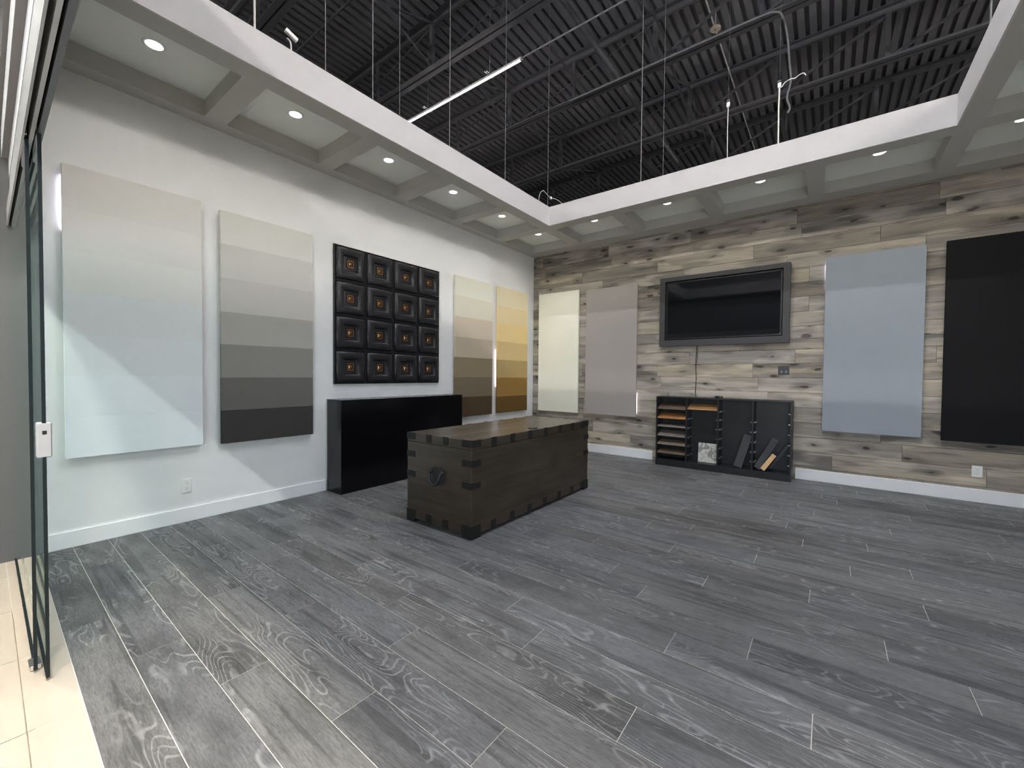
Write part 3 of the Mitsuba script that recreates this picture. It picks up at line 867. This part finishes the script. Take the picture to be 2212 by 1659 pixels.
def outlet(side, a0, a1, z0, z1, label):
    t = thing('wall_outlet', label, 'outlet')

    def s(p0, p1, q0, q1, d0, d1, c=0.0):
        return bx(d0, d1, p0, p1, q0, q1, c) if side == 'L' else bx(p0, p1, -d1, -d0, q0, q1, c)

    obj('plate', s(a0, a1, z0, z1, 0.003 if side == 'B' else 0.0005, 0.009, 0.002), 'plastic_white', t)
    c = (a0 + a1) / 2
    for zc in (z0 + (z1 - z0) * 0.30, z0 + (z1 - z0) * 0.70):
        k = obj('socket', s(c - 0.017, c + 0.017, zc - 0.018, zc + 0.018, 0.008, 0.0105, 0.002), 'plastic_white', t)
        obj('slot', cat([s(c - 0.008, c - 0.005, zc - 0.001, zc + 0.009, 0.0095, 0.0112), s(c + 0.005, c + 0.008, zc - 0.001, zc + 0.009, 0.0095, 0.0112),
                         s(c - 0.003, c + 0.003, zc - 0.012, zc - 0.006, 0.0095, 0.0112)]), 'plastic_grey', k)
    return t


outlet('L', -5.068, -5.000, 0.243, 0.354, 'white double outlet low on the white wall')
outlet('B', 5.360, 5.436, 0.251, 0.365, 'white double outlet low on the barn wood wall')

# ------------------------------------------------------------------ black shelf unit
bk = thing('shelf_unit', 'low black open shelf unit with four bays on the floor under the television', 'shelf')
X0, X1, YD, ZT_ = 2.287, 3.868, -0.280, 0.953
P = 0.018
divs = [2.688, 3.075, 3.464]
obj('side', bx(X0, X0 + P, YD, -0.020, 0.0, ZT_ - P, 0.001), 'black_board', bk)
obj('side', bx(X1 - P, X1, YD, -0.020, 0.0, ZT_ - P, 0.001), 'black_board', bk)
obj('top', bx(X0, X1, YD, -0.020, ZT_ - P, ZT_, 0.001), 'black_board', bk)
obj('back', bx(X0 + P, X1 - P, -0.030, -0.022, 0.085, ZT_ - P), 'black_board', bk)
obj('bottom', bx(X0 + P, X1 - P, YD + 0.002, -0.030, 0.070, 0.088), 'black_board', bk)
obj('plinth', bx(X0 + P, X1 - P, YD + 0.004, YD + 0.020, 0.0, 0.070), 'black_board', bk)
for d in divs:
    obj('divider', bx(d - P / 2, d + P / 2, YD + 0.001, -0.030, 0.088, ZT_ - P, 0.001), 'black_board', bk)
pin_mesh = mikit.ply(cat([trimesh.creation.cylinder(radius=0.0045, segment=[(0, 0, 0), (0.016, 0, 0)], sections=10), bx(0.004, 0.022, -0.010, 0.010, -0.003, 0.0015)]), 'chrome')
PZ = [0.795, 0.671, 0.548, 0.424, 0.303, 0.182]


def pin(x, y, z, s):
    scene[key_for('shelf_pin', bk)] = {**pin_mesh, 'to_world': T().translate([x, y, z]) @ T().scale([s, 1, 1])}


for z in PZ[1:]:
    for y in (-0.235, -0.10):
        pin(divs[0] + P / 2, y, z - 0.012, 1)
        if z > 0.30:
            pin(divs[1] - P / 2, y, z, -1)
for z in [0.780] + PZ[1:]:
    for y in (-0.235, -0.12):
        pin(divs[1] + P / 2, y, z, 1)
for z in PZ[1:]:
    pin(divs[2] - P / 2, -0.22, z, -1)
    for y in (-0.235, -0.12):
        pin(divs[2] + P / 2, y, z, 1)
for z in PZ:
    pin(X1 - P, -0.22, z, -1)
# sloping sample boards on the pins
bays = [(X0 + P + 0.003, divs[0] - P / 2 - 0.003), (divs[0] + P / 2 + 0.003, divs[1] - P / 2 - 0.003)]
SB = [(0, 0.797, 'walnut_grey', 'brown sample board in the left bay of the shelf unit, topmost', 0.055), (0, 0.668, 'oak_orange', 'orange oak sample board in the left bay of the shelf unit', 0.052),
      (0, 0.552, 'ash_grey', 'pale grey sample board in the left bay, third from the top', 0.015), (0, 0.423, 'ash_taupe', 'taupe sample board in the left bay, fourth from the top', 0.056),
      (0, 0.305, 'ash_brown', 'light brown sample board in the left bay, second from the bottom', 0.042), (0, 0.184, 'walnut_grey', 'dull brown sample board in the left bay, lowest', 0.036),
      (1, 0.809, 'oak_tan', 'tan oak sample board alone at the top of the second bay of the shelf unit', 0.055)]
for bay, z, m, lab, lift in SB:
    a, b = bays[bay]
    y0, y1 = YD + 0.006, -0.125
    th_ = 0.016
    V = []
    for x in (a, b):
        V += [(x, y0, z - th_), (x, y0, z), (x, y1, z + lift), (x, y1, z + lift - th_)]
    mm = trimesh.convex.convex_hull(np.array(V))
    tag(obj('sample_board', mm, m), lab, 'sample board', 'flooring sample boards in the shelf unit')
# granite tile standing in the second bay
gm = bx(2.818, 3.046, -0.014, 0.0, 0.0, 0.258, 0.003)
gm.apply_transform(trimesh.transformations.rotation_matrix(-0.10, (1, 0, 0)))
gm.apply_translation((0, -0.165, 0.0895))
tag(obj('granite_tile', gm, 'granite'), 'square white and grey granite tile standing in the second bay of the shelf unit', 'tile')


def lean(b, t, w, th_, m, me, label, yaw=0.0):
    """A board leaning from its bottom centre b to its top centre t."""
    key = thing('leaning_board', label, 'board', 'loose boards leaning in the shelf unit')
    b, t = np.array(b), np.array(t)
    u = (t - b) / np.linalg.norm(t - b)
    obj('plank', bar(b, t, w, th_, up=(0, 1, 0), ch=0.001), m, key)
    obj('end_cap', bar(t + u * 0.0005, t + u * 0.004, w, th_, up=(0, 1, 0)), me, key)


# bar(): width is across (in the shelf's plane), height is along y
lean((3.300, -0.225, 0.095), (3.392, -0.075, 0.485), 0.095, 0.022, 'charcoal_board', 'charcoal_edge', 'charcoal board leaning right in the third bay of the shelf unit')
lean((3.512, -0.235, 0.110), (3.690, -0.060, 0.462), 0.075, 0.022, 'charcoal_board', 'charcoal_edge', 'charcoal board leaning in the fourth bay, behind the yellow one')
lean((3.573, -0.252, 0.105), (3.688, -0.190, 0.286), 0.052, 0.018, 'oak_yellow', 'plastic_white', 'short yellow oak board leaning in the fourth bay of the shelf unit')
lean((3.640, -0.130, 0.110), (3.828, -0.110, 0.418), 0.030, 0.060, 'charcoal_board', 'charcoal_edge', 'slim charcoal board leaning against the right side of the shelf unit')
# gadget on top
rm = thing('remote_control', 'small black remote control lying on top of the black shelf unit', 'remote')
obj('body', bx(3.005, 3.098, -0.150, -0.105, ZT_ + 0.0005, ZT_ + 0.028, 0.006), 'plastic_black', rm)
obj('button', bx(3.064, 3.084, -0.1515, -0.149, ZT_ + 0.010, ZT_ + 0.020, 0.001), 'plastic_grey', rm)

# ------------------------------------------------------------------ glass doors and their head rail
DH = 2.158
for x1, y0, who in ((1.744, -5.9165, 'the pane nearer the room'), (1.642, -5.944, 'the pane nearer the lobby')):
    t = thing('glass_door', f'frameless sliding glass door pane, {who}', 'glass door', 'sliding glass door panes')
    x0, off = 0.012, (-0.0065 if y0 > -5.93 else 0.0)
    th2 = 0.0055
    V = np.array([(x0, yd(x0, y0), 0.012), (x1 - 0.002, yd(x1, y0), 0.012), (x1 - 0.002, yd(x1, y0), DH), (x0, yd(x0, y0), DH)])
    obj('pane', trimesh.Trimesh(V, [(0, 1, 2), (0, 2, 3)], process=False), 'pane_glass', t)
    obj('edge', bar((x1 - 0.001, yd(x1, y0), 0.010), (x1 - 0.001, yd(x1, y0), DH), 0.003, 2 * th2, up=(0, 1, 0)), 'glass_edge', t, label='dark green polished glass edge')
    obj('bottom_edge', bar((x0, yd(x0, y0), 0.0115), (x1, yd(x1, y0), 0.0115), 0.003, 2 * th2, up=(0, 1, 0)), 'glass_edge', t)
    # hanger clamp and rollers near the leading edge
    k = obj('hanger_clamp', bar((x1 - 0.20, yd(x1 - 0.2, y0), DH - 0.02), (x1 - 0.03, yd(x1 - 0.03, y0), DH - 0.02), 0.014, 0.075, up=(0, 0, 1), ch=0.006), 'chrome', t)
    for xx in (x1 - 0.16, x1 - 0.07):
        m = trimesh.creation.cylinder(radius=0.018, segment=[(xx, yd(xx, y0) + off - 0.0035, DH + 0.045), (xx, yd(xx, y0) + off + 0.0035, DH + 0.045)], sections=18)
        obj('roller', m, 'chrome', k, smooth=35)
    if y0 > -5.93:
        lx, ly = x1 - 0.012, yd(x1, y0)
        lk = obj('lock', bx(lx - 0.034, lx + 0.014, ly - 0.020, ly + 0.0215, 0.893, 1.032, 0.004), 'aluminium', t, label='brushed metal lock on the pane edge')
        obj('keyhole', bx(lx + 0.0135, lx + 0.0145, ly - 0.005, ly + 0.007, 0.985, 1.000), 'rubber_black', lk)
    else:
        k2 = obj('floor_guide', bar((x1 - 0.10, yd(x1, y0) + 0.002, 0.010), (x1 - 0.02, yd(x1, y0) + 0.002, 0.010), 0.034, 0.020, up=(0, 0, 1), ch=0.003), 'chrome', t)
# head rail: lips of a multi-channel aluminium track
rail = thing('door_rail', 'aluminium multi channel sliding door rail above the glass doors', 'rail')
RXa, RXb = 0.006, RX - 0.01


def lip(y0, y1, za, zb_, m):
    """A long bar of the rail: y0 < y1 measured at x = 0."""
    V = []
    for x in (RXa, RXb):
        V += [(x, yd(x, y0), za), (x, yd(x, y1), za), (x, yd(x, y1), zb_), (x, yd(x, y0), zb_)]
    return trimesh.convex.convex_hull(np.array(V))


RZ = 2.16
for y0, y1, m in ((-5.919, -5.904, 'aluminium_dark'), (-5.9375, -5.927, 'aluminium'), (-5.957, -5.9505, 'aluminium')):
    obj('lip', lip(y0, y1, RZ, 2.262, m), m, rail)
obj('body', cat([lip(-5.943, -5.900, 2.2625, 2.459, 'aluminium'), lip(-5.957, -5.9432, 2.2625, 2.270, 'aluminium')]), 'aluminium', rail)

# ------------------------------------------------------------------ wires, cables and small devices above the opening
WL = [(-4.889, 0.0075, 'cable_white', 'thick pale hanger cable rising from the left fascia, nearest the glass doors'), (-4.381, 0.004, 'wire_steel', 'thin hanger wire on the left fascia, second from the glass doors'),
      (-3.955, 0.005, 'wire_steel', 'hanger wire on the left fascia, third from the glass doors'), (-3.671, 0.003, 'wire_steel', 'thin hanger wire on the left fascia, fourth from the glass doors'),
      (-3.035, 0.0045, 'wire_steel', 'hanger wire on the left fascia, crossing the bright strip light'), (-2.099, 0.004, 'wire_steel', 'hanger wire on the left fascia, last before the corner')]
for y, r, m, lab in WL:
    tag(obj('hanger_wire', trimesh.creation.cylinder(radius=r, segment=[(1.0, y, HP + 0.06), (1.0, y, ZT + 0.05)], sections=8), m, smooth=True), lab, 'wire', 'hanger wires of the ceiling ring')
tag(obj('hanger_wire', trimesh.creation.cylinder(radius=0.004, segment=[(0.98, -1.10, HP + 0.06), (0.98, -1.10, ZT + 0.05)], sections=8), 'wire_steel', smooth=True), 'thin hanger wire at the corner of the two fascias', 'wire', 'hanger wires of the ceiling ring')
for x, r, m, lab in ((2.340, 0.006, 'wire_steel', 'hanger wire above the barn wood wall, first from the corner'), (2.604, 0.003, 'wire_steel', 'faint thin hanger wire above the barn wood wall, second from the corner')):
    tag(obj('hanger_wire', trimesh.creation.cylinder(radius=r, segment=[(x, -1.15, HP + 0.06), (x, -1.15, ZT + 0.05)], sections=8), m, smooth=True), lab, 'wire', 'hanger wires of the ceiling ring')
tag(obj('hanger_wire', trimesh.creation.cylinder(radius=0.006, segment=[(5.05, -1.75, HP + 0.06), (5.05, -1.75, ZT + 0.05)], sections=8), 'wire_steel', smooth=True), 'hanger wire rising from the right fascia', 'wire', 'hanger wires of the ceiling ring')


def clip_box(x, y, z, r, label):
    t = thing('junction_box', label, 'junction box')
    obj('box', bx(x - 0.016, x + 0.016, y - 0.012, y + 0.012, z - 0.035, z + 0.018, 0.004), 'plastic_white', t)
    obj('cap', bx(x - 0.019, x + 0.019, y - 0.014, y + 0.014, z + 0.0185, z + 0.040, 0.004), 'plastic_black', t)
    obj('cord', tube([(x, y, z - 0.034), (x - 0.003, y, z - 0.25), (x + 0.001, y, HP + 0.06)], r, 8), 'cable_white', t, smooth=True)
    obj('wire', trimesh.creation.cylinder(radius=0.0012, segment=[(x, y, z + 0.039), (x, y, ZT + 0.055)], sections=6), 'wire_steel', t)


clip_box(3.280, -1.13, 4.160, 0.0045, 'small white junction box on a cord above the back fascia, left of the bent conduit')
clip_box(3.744, -1.13, 4.176, 0.0080, 'small white junction box on a thick cord to the back fascia, beside the bent conduit')
tag(obj('cord', tube(curve([(3.7445, -1.13, 4.143), (3.765, -1.13, 4.148), (3.790, -1.13, 4.178), (3.838, -1.13, 4.192), (3.871, -1.13, 4.186), (3.907, -1.13, 4.203), (3.940, -1.13, 4.206), (3.963, -1.13, 4.176)], 6), 0.0055, 8), 'cable_white', smooth=True),
    'short curl of white cord beside the junction box above the back fascia', 'cable')
tag(obj('flexible_conduit', tube(curve([(0.57, 0.20, 5.922), (2.58, 0.20, 5.922), (3.379, 0.20, 5.922), (3.563, 0.20, 5.89), (3.635, 0.20, 5.804), (3.69, 0.20, 5.548), (3.72, 0.20, 5.219), (3.739, 0.20, 4.953), (3.704, 0.20, 4.766), (3.736, 0.20, 4.628), (3.713, 0.20, 4.562)], 8), 0.0125, 10), 'conduit_grey', smooth=True),
    'grey flexible conduit bending down from the joist with a loose end', 'conduit')
tag(obj('conduit', tube([(2.69, -1.6, 6.60), (2.69, 1.0, 6.60), (2.69, 6.2, 6.60)], 0.012, 8), 'cable_white', smooth=True), 'thin white conduit running under the deck past the round detector', 'conduit')
dt = thing('smoke_detector', 'round cream detector disc hanging under the black roof deck', 'detector')
dm = lathe([(0.0, 0.0), (0.030, -0.004), (0.064, -0.002), (0.074, 0.008), (0.076, 0.022), (0.0, 0.024)], 32)
dm.apply_translation((2.735, 0.755, 6.43))
obj('disc', dm, 'cream_plastic', dt, smooth=35)
obj('slot', bx(2.722, 2.750, 0.742, 0.752, 6.4235, 6.4275), 'rubber_black', dt)
obj('stem', bx(2.729, 2.741, 0.749, 0.761, 6.45, 6.72), 'cable_white', dt)
an = thing('antenna', 'small white box on a short white stalk above the left fascia', 'antenna')
obj('box', bar((1.0, -4.685, 3.735), (1.0, -4.600, 3.705), 0.03, 0.032, ch=0.004), 'plastic_white', an)
obj('stalk', tube(curve([(1.0, -4.675, 3.68), (1.0, -4.655, 3.672), (1.0, -4.645, 3.64), (1.0, -4.645, 3.46)], 5), 0.006, 8), 'cable_white', an, smooth=True)
ct = thing('pull_cord', 'short white cord with a round knob over the corner of the two fascias', 'cord')
obj('cord', tube(curve([(0.80, -1.08, HP + 0.06), (0.82, -1.08, 3.80), (0.878, -1.08, 3.874), (0.942, -1.08, 3.819), (1.02, -1.08, 3.734), (1.097, -1.08, 3.703), (1.21, -1.08, 3.605), (1.24, -1.08, HP + 0.06)], 6), 0.005, 8), 'cable_white', ct, smooth=True)
obj('knob', trimesh.creation.icosphere(subdivisions=2, radius=0.020).apply_translation((1.02, -1.08, 3.736)), 'plastic_white', ct, smooth=True)
